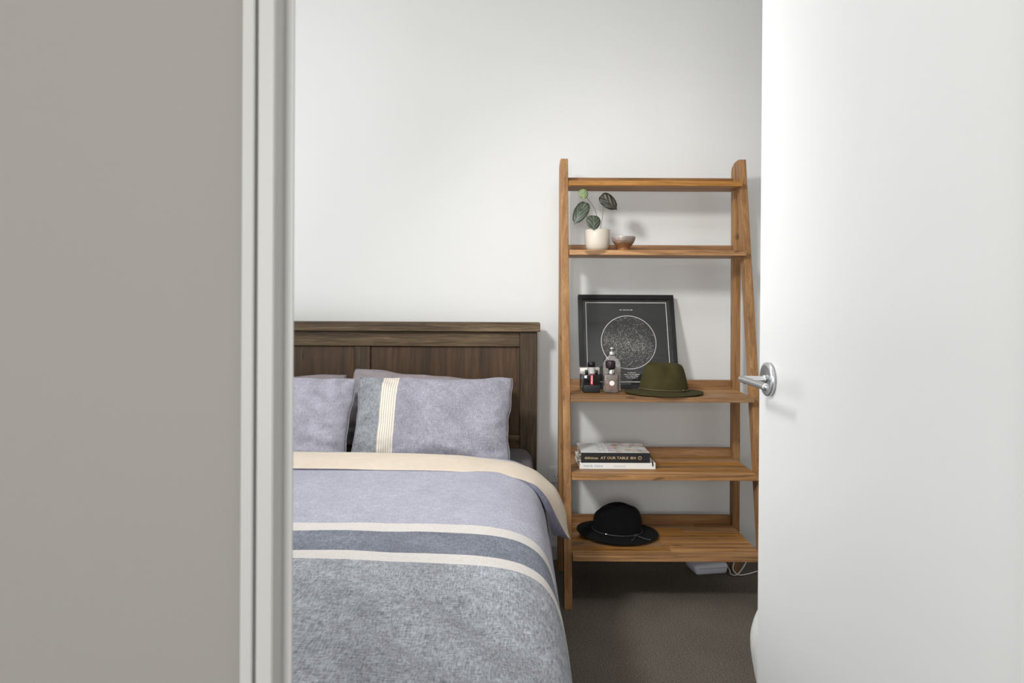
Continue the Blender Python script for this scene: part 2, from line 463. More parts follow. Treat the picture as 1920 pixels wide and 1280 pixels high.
# left wall with a window opening
WY0, WY1, WZ0, WZ1 = 0.80, 2.80, 0.12, 2.32
bm = bmesh.new()
add_box(bm, XL - .08, XL, YD1, WY0, 0, CZ); add_box(bm, XL - .08, XL, WY1, YB, 0, CZ)
add_box(bm, XL - .08, XL, WY0, WY1, 0, WZ0); add_box(bm, XL - .08, XL, WY0, WY1, WZ1, CZ)
structure(from_bm('wall_left', bm, M['wall']))
bm = bmesh.new()
for (a0, a1, b0, b1) in ((WY0, WY0 + .05, WZ0, WZ1), (WY1 - .05, WY1, WZ0, WZ1), (WY0 + .05, WY1 - .05, WZ0, WZ0 + .05), (WY0 + .05, WY1 - .05, WZ1 - .05, WZ1), ((WY0 + WY1) / 2 - .025, (WY0 + WY1) / 2 + .025, WZ0 + .05, WZ1 - .05)):
    add_box(bm, XL - .065, XL - .015, a0, a1, b0, b1)
structure(from_bm('window_1', bm, M['trim']))
# door wall: hall side darkened in its colour for the dim hall, seen at the left of the picture
bm = bmesh.new()
add_box(bm, XL - .08, -0.2344, YD0, YD1, 0, CZ)
add_box(bm, 0.5224, XR + .08, YD0, YD1, 0, CZ)
add_box(bm, -0.2344, 0.5224, YD0, YD1, 2.075, CZ)
wf = from_bm('wall_front', bm, [M['hall_wall'], M['wall']])
for pl in wf.data.polygons:
    if pl.normal.y > .5: pl.material_index = 1          # bedroom side is white
structure(wf, 'dim white hall wall at the left of the doorway', 'wall')
bm = bmesh.new()                                        # unseen hall end, added with an opening for outside light
add_box(bm, HX0 - .08, HX0 + .25, YH - .08, YH, 0, CZ); add_box(bm, HX1 - .25, HX1 + .08, YH - .08, YH, 0, CZ)
add_box(bm, HX0 + .25, HX1 - .25, YH - .08, YH, 2.45, CZ)
structure(from_bm('wall_hall_rear', bm, M['wall']))
structure(box('wall_hall_left', HX0 - .08, HX0, YH, YD0, 0, CZ, M['wall']))
structure(box('wall_hall_right', HX1, HX1 + .08, YH, YD0, 0, CZ, M['wall']))
structure(box('baseboard_back', XL, XR, YB - 0.014, YB, 0, 0.066, M['trim'], bevel=0.003), 'white skirting board along the rear wall', 'baseboard')

# door frame: moulded architrave, jamb and stop
prof = [(-.2344, .600), (-.2344, .591), (-.2330, .5885), (-.2240, .588), (-.2228, .589), (-.2224, .596), (-.2202, .596), (-.2198, .589), (-.2186, .588),
        (-.2065, .588), (-.2053, .5895), (-.2053, .6155), (-.1978, .6155), (-.1972, .6162), (-.1974, .6180), (-.2165, .6400), (-.2165, .660), (-.2344, .660)]
structure(prism('trim_1', prof, 0, 2.06, M['trim']), 'white moulded door frame at the left of the opening', 'door frame')
structure(prism('trim_2', [(.288 - x, y) for x, y in prof[::-1]], 0, 2.06, M['trim']))
structure(box('trim_3', -.2344, .5224, .590, .66, 2.06, 2.075, M['trim']))

# door leaf, standing open at a right angle
door = box('door_1', 0, .036, 0, .713, .012, 2.042, M['door'], bevel=.0015)
door.location = (.4967, .665, 0); door.rotation_euler = (0, R(.18), 0)
structure(door, 'white flush door standing open on the right', 'door')
hy, hz = .655, 1.036
lathe('rosette', [(.0, -.0005), (.0325, -.0005), (.0325, -.0075), (.031, -.0092), (.027, -.0100), (.0, -.0100)], M['steel'], door, 48, (0, hy, hz), 'X')
pts = [(-.008, hy, hz), (-.030, hy, hz), (-.048, hy, hz + .0005), (-.0555, hy - .0025, hz + .0005), (-.0575, hy - .010, hz + .0005), (-.0575, hy - .05, hz + .001), (-.0575, hy - .137, hz + .001)]
cp = catmull(pts, 48)
lever = tube('lever', cp, .0064, M['steel'], door, 20)
lathe('neck_collar', [(.0, -.009), (.0088, -.009), (.0088, -.0145), (.0, -.0145)], M['steel'], door, 24, (0, hy, hz), 'X')
lathe('grub_screw', [(.0, -.0068), (.0016, -.0068), (.0016, -.0058), (.0, -.0058)], M['slot'], lever, 10, (-.0575, hy - .022, hz), 'Z')

# ------------------------------------------------------------------ bed
BX = -0.661
bed = tag(empty('bed_frame', (BX, 3.0, 0)), 'dark stained wooden bed frame with panelled headboard', 'bed')
hw = .773
YF = 3.005                 # face of posts
def bb(name, x0, x1, y0, y1, z0, z1, mat, bevel=.003):
    return box(name, x0, x1, y0 - 3.0, y1 - 3.0, z0, z1, mat, bed, bevel)
bb('cap_rail', -hw - .012, hw + .012, 2.99, 3.078, 1.051, 1.0915, M['hb_x'])
for s in (-1, 1):
    a, c = sorted((s * hw, s * (hw - .075)))
    bb('headboard_post', a, c, YF, 3.062, 0, 1.051, M['hb_z'])
bb('top_rail', -hw + .0755, hw - .0755, YF + .007, 3.055, .984, 1.0505, M['hb_x'])
bb('centre_stile', -.036, .036, YF + .0125, 3.054, .595, .9835, M['hb_z'])
for s in (-1, 1):
    a, c = sorted((s * .0365, s * (hw - .0755)))
    bb('panel', a, c, YF + .020, 3.045, .595, .9835, M['hb_panel'], .002)
bb('bottom_rail', -hw + .0755, hw - .0755, YF + .008, 3.055, .50, .5945, M['hb_x'])
for s in (-1, 1):
    a, c = sorted((s * (hw - .004), s * (hw - .034)))
    bb('side_rail', a, c, .955, 3.004, .17, .268, M['hb_x'])
bb('foot_rail', -hw + .0345, hw - .0345, .957, .985, .17, .268, M['hb_x'])
bb('slat_base', -hw + .0345, hw - .0345, .986, 3.004, .245, .268, M['hb_x'])
for s in (-1, 1):
    a, c = sorted((s * (hw - .04), s * (hw - .10)))
    bb('leg', a, c, 1.0, 1.06, 0, .17, M['hb_z'])

# mattress with dark fitted sheet
bm = bmesh.new(); add_box(bm, BX - .752, BX + .752, .965, 2.985, .270, .552, .055, 5)
mt = from_bm('mattress', bm, M['sheet'], None, True)
for v in mt.data.vertices:
    v.co.z += .004 * fbm(v.co.x, v.co.y, 0, 5)
tag(mt, 'mattress in a dark grey fitted sheet, showing at the headboard corner', 'mattress')

# --- duvet
half = [(-.661, .619), (-.40, .618), (-.20, .616), (-.08, .611), (0.0, .600), (.048, .579), (.0765, .548), (.0945, .504), (.105, .458), (.119, .36), (.132, .26), (.141, .165)]
H3 = [(x, 0, z) for x, z in half]
right = catmull(H3, 54)
left = [Vector((2 * BX - p.x, 0, p.z)) for p in right[:0:-1]]
cross = left + right
ys = [2.46 - i * .02 for i in range(75)]      # 2.46 .. 0.98
rows = [(y, 9.0) for y in ys] + [(.955, .612), (.935, .595), (.921, .56), (.914, .50), (.910, .42), (.905, .32), (.902, .22), (.900, .165)]
V, F = [], []
nc = len(cross)
for y, zc in rows:
    for j, c in enumerate(cross):
        side = max(0.0, min(1.0, (.60 - c.z) / .25))
        x, z = c.x, min(c.z, zc)
        sgn = 1 if c.x > BX else -1
        # gentle quilting and folds
        n1 = fbm(x + 3.1, y, 0.3, 3.2); n2 = fbm(x, y + 7, 0.8, 8.5)
        top = 1 - side
        calm = 1 - max(0.0, min(1.0, (y - 1.95) / .2)); dz = top * calm * (.007 * n1 + .0028 * n2)
        crease = .010 * fbm(x * .9 + 1.7, y * 3.0, c.z * 1.2, 2.1)
        dx = side * (crease + .006 * n2) * sgn
        z2 = z + dz
        # broad soft dip in the nearer part
        z2 += -top * .012 * math.exp(-((x + .05) / .16) ** 2 - ((y - 1.28) / .18) ** 2)
        for (ax, ay, bx_, by_, dp, wd_) in ((-.16, 1.34, .015, 1.13, .017, .030), (-.24, 1.20, -.06, 1.02, .012, .028), (-.02, 1.30, .06, 1.12, .010, .022)):
            tt = max(0.0, min(1.0, ((x - ax) * (bx_ - ax) + (y - ay) * (by_ - ay)) / ((bx_ - ax) ** 2 + (by_ - ay) ** 2)))
            qd = math.hypot(x - ax - tt * (bx_ - ax), y - ay - tt * (by_ - ay))
            z2 -= top * dp * math.exp(-(qd / wd_) ** 2) * math.sin(math.pi * (.15 + .7 * tt))
        V.append((x + dx, y, z2))
for i in range(len(rows) - 1):
    for j in range(nc - 1):
        F.append((i * nc + j, i * nc + j + 1, (i + 1) * nc + j + 1, (i + 1) * nc + j))
duvet = from_py('duvet', V, F, M['duvet'])
sm = duvet.modifiers.new('thickness', 'SOLIDIFY'); sm.thickness = .012; sm.offset = -1
tag(duvet, 'striped lavender and slate linen duvet cover spread over the bed', 'duvet')

# turned-down cream flap at the head end
Fp = [(-1.46, 2.43, .40), (-1.44, 2.43, .53), (-1.36, 2.43, .605), (-1.2, 2.43, .636), (-.9, 2.43, .644), (-.66, 2.43, .646), (-.42, 2.43, .643), (-.2, 2.43, .636), (-.114, 2.43, .627), (-.04, 2.43, .619),
      (.017, 2.43, .609), (.079, 2.43, .587), (.125, 2.43, .552), (.163, 2.43, .514), (.190, 2.42, .450), (.199, 2.385, .388), (.2025, 2.335, .374)]
Np = [(-1.45, 2.23, .40), (-1.42, 2.23, .53), (-1.33, 2.235, .600), (-1.2, 2.228, .624), (-.9, 2.226, .634), (-.66, 2.226, .637), (-.42, 2.227, .634), (-.2, 2.230, .629), (-.10, 2.232, .6235), (-.05, 2.23, .619),
      (0, 2.225, .613), (.05, 2.222, .600), (.086, 2.22, .583), (.121, 2.225, .540), (.160, 2.265, .456), (.186, 2.305, .400), (.2025, 2.335, .372)]
Bp = [(-1.44, 2.222, .39), (-1.41, 2.222, .52), (-1.33, 2.228, .588), (-1.2, 2.250, .612), (-.9, 2.252, .617), (-.66, 2.252, .619), (-.42, 2.252, .617), (-.2, 2.250, .614), (-.10, 2.242, .611), (-.05, 2.232, .605),
      (0, 2.218, .600), (.05, 2.214, .584), (.086, 2.212, .560), (.115, 2.218, .500), (.136, 2.25, .420), (.165, 2.292, .396), (.2015, 2.334, .370)]
nn = 96
cF, cN, cB = catmull(Fp, nn), catmull(Np, nn), catmull(Bp, nn)
V, F, FM = [], [], []
RW = 14
for k in range(nn + 1):
    f_, n_, b_ = cF[k], cN[k], cB[k]
    corner = max(0.0, min(1.0, (k / nn - .70) / .25))
    edge_t = max(0.0, min(1.0, (nn - k) / 10.0))
    col = [f_ + Vector((0, .004, -.034)) * edge_t, f_ + Vector((.002 * corner, .016, -.018)) * edge_t, f_ + Vector((0, .010, -.004)) * edge_t]
    for q in range(RW + 1):
        u = q / RW
        p = f_.lerp(n_, u)
        bulge = math.sin(math.pi * u)
        p = p + Vector((.010 * corner * bulge, 0, .006 * bulge * (1 - corner))) * edge_t
        p = p + Vector((.4, 0, .6)) * edge_t * (.004 * fbm(p.x, p.y, p.z, 6) + corner * .024 * fbm(p.x * 1.2, p.y * 2.2, p.z, 9) * bulge)
        col.append(p)
    col.append(n_ + (b_ - n_) * .35 + Vector((.004, -.006, 0)) * edge_t)
    mid = n_ + (b_ - n_) * .7 + Vector((.003 * corner, -.004, 0)) * edge_t
    mid = mid + Vector((.5, -.5, 0)) * corner * edge_t * .010 * fbm(mid.x, mid.y, mid.z, 14)
    col.append(mid); col.append(b_)
    V += col
per = len(V) // (nn + 1)
for k in range(nn):
    for q in range(per - 1):
        F.append((k * per + q, k * per + q + 1, (k + 1) * per + q + 1, (k + 1) * per + q))
        FM.append(1 if q >= per - 4 else 0)
flap = from_py('turned_down_flap', V, F, [M['cream'], M['duvet_plain']], duvet, True, FM)
flap['label'] = 'cream reverse side folded back'


# --- pillows
def pillow(name, x, y, z, w, l, t, ang, mat, label, group, seed, rz=0.0, ry=0.0, tp=.02):
    nu, nv = 64, 44
    def surf(side):
        out = []
        for j in range(nv + 1):
            v = -1 + 2 * j / nv
            for i in range(nu + 1):
                u = -1 + 2 * i / nu
                px = w / 2 * u * (1 + tp * v) * (1 - .045 * (1 - v * v) * abs(u) ** 3) + .006 * fbm(v * 2.3, seed, u, 1.6) * abs(u) ** 4
                py = l / 2 * v * (1 - .06 * (1 - u * u) * abs(v) ** 3) + .010 * fbm(u * 2.1, seed + 4, v, 1.5) * abs(v) ** 4
                h = t / 2 * (max(0.0, (1 - abs(u) ** 3.2)) * max(0.0, (1 - abs(v) ** 2.6))) ** .55
                wr = fbm(u * 2.2 + seed, v * 1.5, seed, 1.3) * .014 + fbm(u * 5 + v * 4 + seed, v * 2.5 - u * 2, seed, 1.0) * .009
                wr += .007 * math.exp(-((u - .55) / .45) ** 2 - ((v + .62) / .33) ** 2) * math.sin((u * .55 + v) * 15 + seed + 2 * fbm(u * 2, v * 2, seed))
                wr += .005 * math.exp(-((abs(u) - .92) / .16) ** 2) * math.sin(v * 17 + 3 * fbm(u * 2, v * 3, seed + 1) + u * 4)
                rc_ = 1 - .026 * (abs(u) * abs(v)) ** 7
                px *= rc_; py *= rc_
                edge = (abs(u) ** 2 + abs(v) ** 2) * .5
                wr += .014 * edge * fbm(u * 3 - v * 7, u * 7 + v * 3, seed + 2, 1.1)
                mask = min(1.0, (1 - abs(u)) * 9) * min(1.0, (1 - abs(v)) * 9)
                out.append(Vector((px, py, side * h + wr * mask * (1 if side > 0 else .2))))
        return out
    a = surf(1); b = surf(-1)
    V = a + b; F = []
    st = nu + 1; off = len(a)
    for j in range(nv):
        for i in range(nu):
            q = (j * st + i, j * st + i + 1, (j + 1) * st + i + 1, (j + 1) * st + i)
            F.append(q); F.append(tuple(k + off for k in q[::-1]))
    o = from_py(name, V, F, mat)
    me = o.data
    bm = bmesh.new(); bm.from_mesh(me); bmesh.ops.remove_doubles(bm, verts=bm.verts, dist=.0004); bm.to_mesh(me); bm.free()
    for pl in me.polygons: pl.use_smooth = True
    uvl = me.uv_layers.new(name='UVMap')
    for lp in me.loops:
        co = me.vertices[lp.vertex_index].co
        uvl.data[lp.index].uv = (co.x / (1 + tp * co.y / (l / 2)), co.y)
    o.location = (x, y, z)
    o.rotation_euler = (R(ang), R(ry), R(rz))
    # stitched seam around the edge
    pts = []
    for i in range(nu + 1): pts.append(a[i])
    for j in range(1, nv + 1): pts.append(a[j * st + nu])
    for i in range(nu - 1, -1, -1): pts.append(a[nv * st + i])
    for j in range(nv - 1, 0, -1): pts.append(a[j * st])
    tube('seam', [(q.x, q.y, q.z) for q in pts], .0013, mat, o, 6, closed=True)
    tag(o, label, 'pillow', group)
    return o


G = 'pillows on the bed'
pillow('pillow', -.306, 2.655, .719, .622, .385, .125, 54, M['pillow_striped'], 'lavender pillow with cream pinstripe band and slate end panel', G, 3.3)
pillow('pillow', -.938, 2.650, .718, .640, .388, .125, 54, M['pillow_plain'], 'plain lavender pillow beside the white door frame, front row', G, 8.1, tp=.0)
pillow('pillow', -.355, 2.845, .724, .672, .350, .095, 58, M['pillow_back'], 'mauve grey pillow tucked behind the striped pillow', G, 5.7, ry=4.4, tp=.0)
pillow('pillow', -1.055, 2.845, .717, .690, .350, .095, 58, M['pillow_back'], 'mauve grey pillow tucked behind the plain lavender pillow', G, 1.9)

# ------------------------------------------------------------------ ladder shelf
LX0, LX1 = .207, 1.005
YLB = 3.0
def leg_front(z): return 2.625 + .175 * z
shelf = tag(empty('ladder_shelf', ((LX0 + LX1) / 2, 2.85, 0)), 'tall honey brown wooden ladder shelf against the white wall', 'shelf')
ox, oy = (LX0 + LX1) / 2, 2.85
TW = .031
for x0 in (LX0, LX1 - TW):
    o = prism('front_leg', [(leg_front(0), 0), (leg_front(0) + .05, 0), (leg_front(1.80) + .048, 1.80), (leg_front(1.80), 1.80)], 0, TW, M['leg_wood'], shelf, 'YZ')
    for v in o.data.vertices: v.co += Vector((x0 - ox, -oy, 0))
    bv = o.modifiers.new('bevel', 'BEVEL'); bv.width = .002; bv.segments = 2
    o = prism('rear_leg', [(YLB, 0), (YLB + .043, 0), (YLB + .043, 1.765), (YLB + .036, 1.782), (YLB, 1.799)], 0, TW, M['leg_wood'], shelf, 'YZ')
    for v in o.data.vertices: v.co += Vector((x0 - ox, -oy, 0))
    bv = o.modifiers.new('bevel', 'BEVEL'); bv.width = .002; bv.segments = 2
SZ = [.206, .505, .804, 1.400, 1.697]
TH = .021
rnd = random.Random(11)
SX0, SX1 = LX0 + TW + .0006, LX1 - TW - .0006
for zi, z in enumerate(SZ):
    yf = leg_front(z) - .035; yb = YLB + .018
    core = box('shelf_board', SX0 - ox, SX1 - ox, yf + .004 - oy, yb - oy, z - TH, z - TH + .005, M['shelf_wood'], shelf)
    n = max(3, round((yb - yf) / .058))
    wd = (yb - yf) / n
    for k in range(n):
        y0, y1 = yf + k * wd, yf + (k + 1) * wd
        cuts = [SX0] + ([] if k == 0 else [SX0 + (SX1 - SX0) * rnd.uniform(.22, .78)]) + [SX1]
        for a, c in zip(cuts[:-1], cuts[1:]):
            dz = rnd.uniform(-.0004, .0002)
            box('stave', a + .0003 - ox, c - .0003 - ox, y0 + .0003 - oy, y1 - .0003 - oy, z - TH + (.0051 if k else 0.0), z + dz, M['shelf_wood'], core, .0022 if k == 0 else .0006, 2 if k == 0 else 1)
    for v in core.data.vertices:
        if v.co.y < yf + .01 - oy: v.co.y = yf + wd - oy
    box('rear_lip', SX0 - ox, SX1 - ox, YLB + .0185 - oy, YLB + .038 - oy, z - TH, z + .036, M['lip_wood'], shelf, .0015)

# ------------------------------------------------------------------ shelf 2: plant and bowl
z2 = SZ[3] + .0003
M['pot'] = simple('cream_ceramic', rgb(204, 195, 180), 0.42, var=(18, .02))
M['soil'] = simple('potting_soil', rgb(48, 36, 26), 0.95, bump=(160, .9, .004), var=(120, .3))
M['leaf'] = None


def leaf_mat(name, base, vein, back=None):
    m, nt, p = new_mat(name)
    tc = N(nt, 'ShaderNodeTexCoord'); sep = N(nt, 'ShaderNodeSeparateXYZ'); nt.links.new(tc.outputs['Generated'], sep.inputs[0])
    ab = N(nt, 'ShaderNodeMath', operation='SUBTRACT'); ab.inputs[1].default_value = .5; nt.links.new(sep.outputs['X'], ab.inputs[0])
    a2 = N(nt, 'ShaderNodeMath', operation='ABSOLUTE'); nt.links.new(ab.outputs[0], a2.inputs[0])
    # slanted side veins
    m1 = N(nt, 'ShaderNodeMath', operation='MULTIPLY_ADD'); m1.inputs[1].default_value = 1.1; nt.links.new(a2.outputs[0], m1.inputs[0]); nt.links.new(sep.outputs['Y'], m1.inputs[2])
    m2 = N(nt, 'ShaderNodeMath', operation='MULTIPLY'); m2.inputs[1].default_value = 20; nt.links.new(m1.outputs[0], m2.inputs[0])
    sn = N(nt, 'ShaderNodeMath', operation='SINE'); nt.links.new(m2.outputs[0], sn.inputs[0])
    mr = N(nt, 'ShaderNodeMapRange'); mr.inputs['From Min'].default_value = .3; mr.inputs['From Max'].default_value = 1; mr.inputs['To Max'].default_value = .55
    nt.links.new(sn.outputs[0], mr.inputs['Value'])
    lt = N(nt, 'ShaderNodeMath', operation='LESS_THAN'); lt.inputs[1].default_value = .035; nt.links.new(a2.outputs[0], lt.inputs[0])
    mxm = N(nt, 'ShaderNodeMath', operation='MAXIMUM'); nt.links.new(mr.outputs[0], mxm.inputs[0]); nt.links.new(lt.outputs[0], mxm.inputs[1])
    mx = N(nt, 'ShaderNodeMixRGB'); mx.inputs[1].default_value = base; mx.inputs[2].default_value = vein
    nt.links.new(mxm.outputs[0], mx.inputs['Fac']); nt.links.new(mx.outputs[0], p.inputs['Base Color'])
    p.inputs['Roughness'].default_value = .42
    b = N(nt, 'ShaderNodeBump'); b.inputs['Strength'].default_value = .35; b.inputs['Distance'].default_value = .002
    nt.links.new(sn.outputs[0], b.inputs['Height']); nt.links.new(b.outputs['Normal'], p.inputs['Normal'])
    return m


M['leaf_silver'] = leaf_mat('silver_green_leaf', rgb(54, 63, 48), rgb(92, 101, 84))
M['leaf_dark'] = leaf_mat('dark_bronze_leaf', rgb(30, 27, 13), rgb(44, 40, 19))
M['leaf_young'] = leaf_mat('pale_young_leaf', rgb(112, 128, 90), rgb(150, 172, 100))
M['stem'] = simple('leaf_stem', rgb(96, 100, 84), .5, var=(60, .1))

px_, py_ = .364, 2.918
plant = tag(empty('potted_plant', (px_, py_, z2)), 'small heart-leaved plant in a round cream pot on the upper shelf', 'potted plant')
lathe('pot', [(.0, .0), (.034, .0), (.042, .004), (.0485, .014), (.0515, .03), (.0525, .09), (.0518, .0915), (.0495, .090), (.0492, .074), (.0, .074)], M['pot'], plant, 48)
lathe('soil', [(.0, .0745), (.049, .0745), (.047, .078), (.025, .080), (.0, .080)], M['soil'], plant, 32)


def P3(x, y, D):        # picture position of a point at distance D, used only to take sizes off the photograph
    return Vector(((x - 960) * D / 1280, D, 1.184 - (y - 566.0) * D / 1280))


def leaf(base, tip, normal, width, mat, cup=.15, fold=.12, rnd_=.75):
    b = Vector(base) - Vector((px_, py_, z2)); t = Vector(tip) - Vector((px_, py_, z2))
    L = (t - b).length
    yv = (t - b).normalized(); nv = Vector(normal).normalized(); nv = (nv - yv * nv.dot(yv)).normalized(); xv = yv.cross(nv)
    out = []
    n = 40
    for i in range(n):
        a = 2 * math.pi * i / n
        hx = 16 * math.sin(a) ** 3 / 16.0
        hyy = (13 * math.cos(a) - 5 * math.cos(2 * a) - 2 * math.cos(3 * a) - math.cos(4 * a))   # 5 notch, about 12 lobes, -17 tip
        yy = (5 - hyy) / 22.0
        ex, ey = math.sin(a), .5 - .5 * math.cos(a)
        ey = ey * 1.0 - .05
        kb = rnd_ if yy < .75 else rnd_ - rnd_ * .9 * (yy - .75) / .25
        out.append(((hx * (1 - kb) + ex * kb) * width / 2, (yy * (1 - kb) + ey * kb) * L))
    V, F = [], []
    cx, cy = 0.0, .32 * L
    rings = (.02, .25, .5, .75, 1.0)
    for r in rings:
        for (x, y) in out:
            X = cx + (x - cx) * r; Y = cy + (y - cy) * r
            zz = fold * abs(X) - cup * ((X / width) ** 2 + ((Y - cy) / L) ** 2 * .6) * L * 2.2
            V.append(xv * X + yv * Y + nv * zz)
    for k in range(len(rings) - 1):
        for i in range(n):
            j = (i + 1) % n
            F.append((k * n + i, k * n + j, (k + 1) * n + j, (k + 1) * n + i))
    F.append(tuple(range(n)))
    # keep the object frame aligned with the blade so the veins follow it
    mw = Matrix((xv, yv, nv)).transposed()
    V = [mw.transposed() @ v for v in V]
    o = from_py('leaf', V, F, mat, plant)
    o.matrix_parent_inverse = Matrix.Identity(4)
    o.matrix_local = Matrix.Translation(b) @ mw.to_4x4()
    so = o.modifiers.new('thickness', 'SOLIDIFY'); so.thickness = .0007
    return o


leaf(P3(1096.5, 381, 2.90), P3(1075, 421, 2.885), (-.35, -1, .30), .064, M['leaf_silver'])
leaf(P3(1112, 405, 2.875), P3(1112.5, 431, 2.855), (.05, -1, .45), .060, M['leaf_silver'], rnd_=.85)
leaf(P3(1127.5, 367, 2.90), P3(1157, 393.5, 2.885), (.30, -1, -.25), .058, M['leaf_dark'], cup=.1)
leaf(P3(1092.5, 355, 2.90), P3(1093, 374, 2.89), (.0, -1, .35), .041, M['leaf_young'], cup=.2, rnd_=.9)
ct = Vector((px_ - .002, py_, z2 + .078))
def stem(a, b, bow):
    pts = [Vector(a), Vector(a).lerp(Vector(b), .5) + Vector(bow), Vector(b)]
    org = Vector((px_, py_, z2))
    tube('stem', [q - org for q in catmull(pts, 12)], .0011, M['stem'], plant, 8)
stem(ct, P3(1099, 370, 2.905), (.018, 0, .012))
stem(ct, P3(1096, 401, 2.905), (.004, .002, -.004))
stem(ct + Vector((.01, 0, 0)), P3(1131, 386, 2.905), (.002, 0, -.004))
stem(ct + Vector((.003, 0, 0)), P3(1112, 408, 2.882), (-.001, -.008, .004))
stem(P3(1099, 370, 2.905), P3(1094, 357, 2.9025), (.002, 0, .003))
stem(P3(1131, 386, 2.905), P3(1131.5, 369, 2.9035), (-.001, .001, .002))
stem(P3(1096, 401, 2.905), P3(1096.5, 383, 2.9035), (.001, .001, .002))

# bowl: gilt foot, silvery ribbed side
m, nt, p = new_mat('ribbed_gilt_glaze')
tc = N(nt, 'ShaderNodeTexCoord'); sep = N(nt, 'ShaderNodeSeparateXYZ'); nt.links.new(tc.outputs['Object'], sep.inputs[0])
nz = N(nt, 'ShaderNodeTexNoise'); nz.inputs['Scale'].default_value = 60; nt.links.new(tc.outputs['Object'], nz.inputs['Vector'])
ma = N(nt, 'ShaderNodeMath', operation='MULTIPLY_ADD'); ma.inputs[1].default_value = .02; nt.links.new(nz.outputs['Fac'], ma.inputs[0]); nt.links.new(sep.outputs['Z'], ma.inputs[2])
mr = N(nt, 'ShaderNodeMapRange'); mr.inputs['From Min'].default_value = .0; mr.inputs['From Max'].default_value = .075; nt.links.new(ma.outputs[0], mr.inputs['Value'])
cr = N(nt, 'ShaderNodeValToRGB'); e = cr.color_ramp.elements
e[0].position = 0; e[0].color = rgb(176, 128, 88); e[1].position = .95; e[1].color = rgb(168, 162, 162)
k = e.new(.5); k.color = rgb(126, 88, 56); k = e.new(.66); k.color = rgb(150, 130, 116)
nt.links.new(mr.outputs[0], cr.inputs['Fac']); nt.links.new(cr.outputs['Color'], p.inputs['Base Color'])
p.inputs['Metallic'].default_value = .35; p.inputs['Roughness'].default_value = .3
M['bowl'] = m
prof = [(.0, .0), (.024, .0), (.026, .003), (.0245, .010), (.027, .0135)]
for i in range(1, 37):
    u = i / 36
    r_ = .027 + .0235 * math.sin(u * math.pi / 2) ** 1.0
    z_ = .0135 + .045 * u
    prof.append((r_ + .0007 * math.sin(u * 2 * math.pi * 9), z_))
prof += [(.0496, .0592), (.0475, .0585), (.040, .035), (.02, .018), (.0, .0165)]
bowl = lathe('bowl', prof, M['bowl'], None, 48)
bowl.location = (.470, 2.885, z2)
tag(bowl, 'small ribbed silver and gilt footed bowl beside the plant pot', 'bowl')

# ------------------------------------------------------------------ shelf 3: picture, bottles, green hat
z3 = SZ[2] + .0004
M['frame_black'] = simple('black_frame_lacquer', rgb(24, 24, 25), .42, var=(20, .1))
M['print_black'] = simple('black_print_paper', rgb(26, 26, 25), .7, var=(30, .06))
M['ink'] = simple('white_print_ink', rgb(236, 234, 228), .7, var=(30, .02))
m, nt, p = new_mat('picture_glass')
gl = N(nt, 'ShaderNodeBsdfGlossy'); gl.inputs['Roughness'].default_value = .015
tr = N(nt, 'ShaderNodeBsdfTransparent'); fr = N(nt, 'ShaderNodeFresnel'); fr.inputs['IOR'].default_value = 1.62
mxs = N(nt, 'ShaderNodeMixShader'); nt.links.new(fr.outputs[0], mxs.inputs[0]); nt.links.new(tr.outputs[0], mxs.inputs[1]); nt.links.new(gl.outputs[0], mxs.inputs[2])
nt.links.new(mxs.outputs[0], nt.nodes['Material Output'].inputs['Surface'])
M['pane'] = m
PW = .433
pic = tag(empty('framed_picture', (.517, 2.974, z3 + .0002)), 'black framed star map print leaning against the wall', 'picture')
pic.rotation_euler = (-math.atan2(.131, .412), 0, 0)
bw = .020; PD = .030
def pb(name, x0, x1, y0, y1, z0, z1, mat, parent=pic, bevel=.001):
    return box(name, x0, x1, y0, y1, z0, z1, mat, parent, bevel)
pb('frame_bar', -PW / 2, PW / 2, 0, PD, PW - bw, PW, M['frame_black'])
pb('frame_bar', -PW / 2, PW / 2, 0, PD, 0, bw, M['frame_black'])
pb('frame_bar', -PW / 2, -PW / 2 + bw, 0, PD, bw, PW - bw, M['frame_black'])
pb('frame_bar', PW / 2 - bw, PW / 2, 0, PD, bw, PW - bw, M['frame_black'])
paper = pb('print', -PW / 2 + bw, PW / 2 - bw, .012, .020, bw, PW - bw, M['print_black'], bevel=0)
pb('glass_pane', -PW / 2 + bw + .0002, PW / 2 - bw - .0002, .0075, .0095, bw + .0002, PW - bw - .0002, M['pane'], bevel=0)
# printed border line
li, lt_ = .033, .0032
bm = bmesh.new()
yA, yB = .0116, .012
add_box(bm, -PW / 2 + li, PW / 2 - li, yA, yB, PW - li - lt_, PW - li); add_box(bm, -PW / 2 + li, PW / 2 - li, yA, yB, li, li + lt_)
add_box(bm, -PW / 2 + li, -PW / 2 + li + lt_, yA, yB, li + lt_, PW - li - lt_); add_box(bm, PW / 2 - li - lt_, PW / 2 - li, yA, yB, li + lt_, PW - li - lt_)
from_bm('border_line', bm, M['ink'], paper)
cx, cz, rc = .005, .214, .122
ring = [(cx + rc * math.cos(2 * math.pi * i / 96), .0118, cz + rc * math.sin(2 * math.pi * i / 96)) for i in range(96)]
V, F = [], []
for i in range(96):
    a = 2 * math.pi * i / 96
    for rr in (rc - .0013, rc + .0013): V.append((cx + rr * math.cos(a), .0116, cz + rr * math.sin(a)))
for i in range(96):
    j = (i + 1) % 96
    F.append((2 * i, 2 * i + 1, 2 * j + 1, 2 * j))
from_py('map_circle', V, F, M['ink'], paper, False)
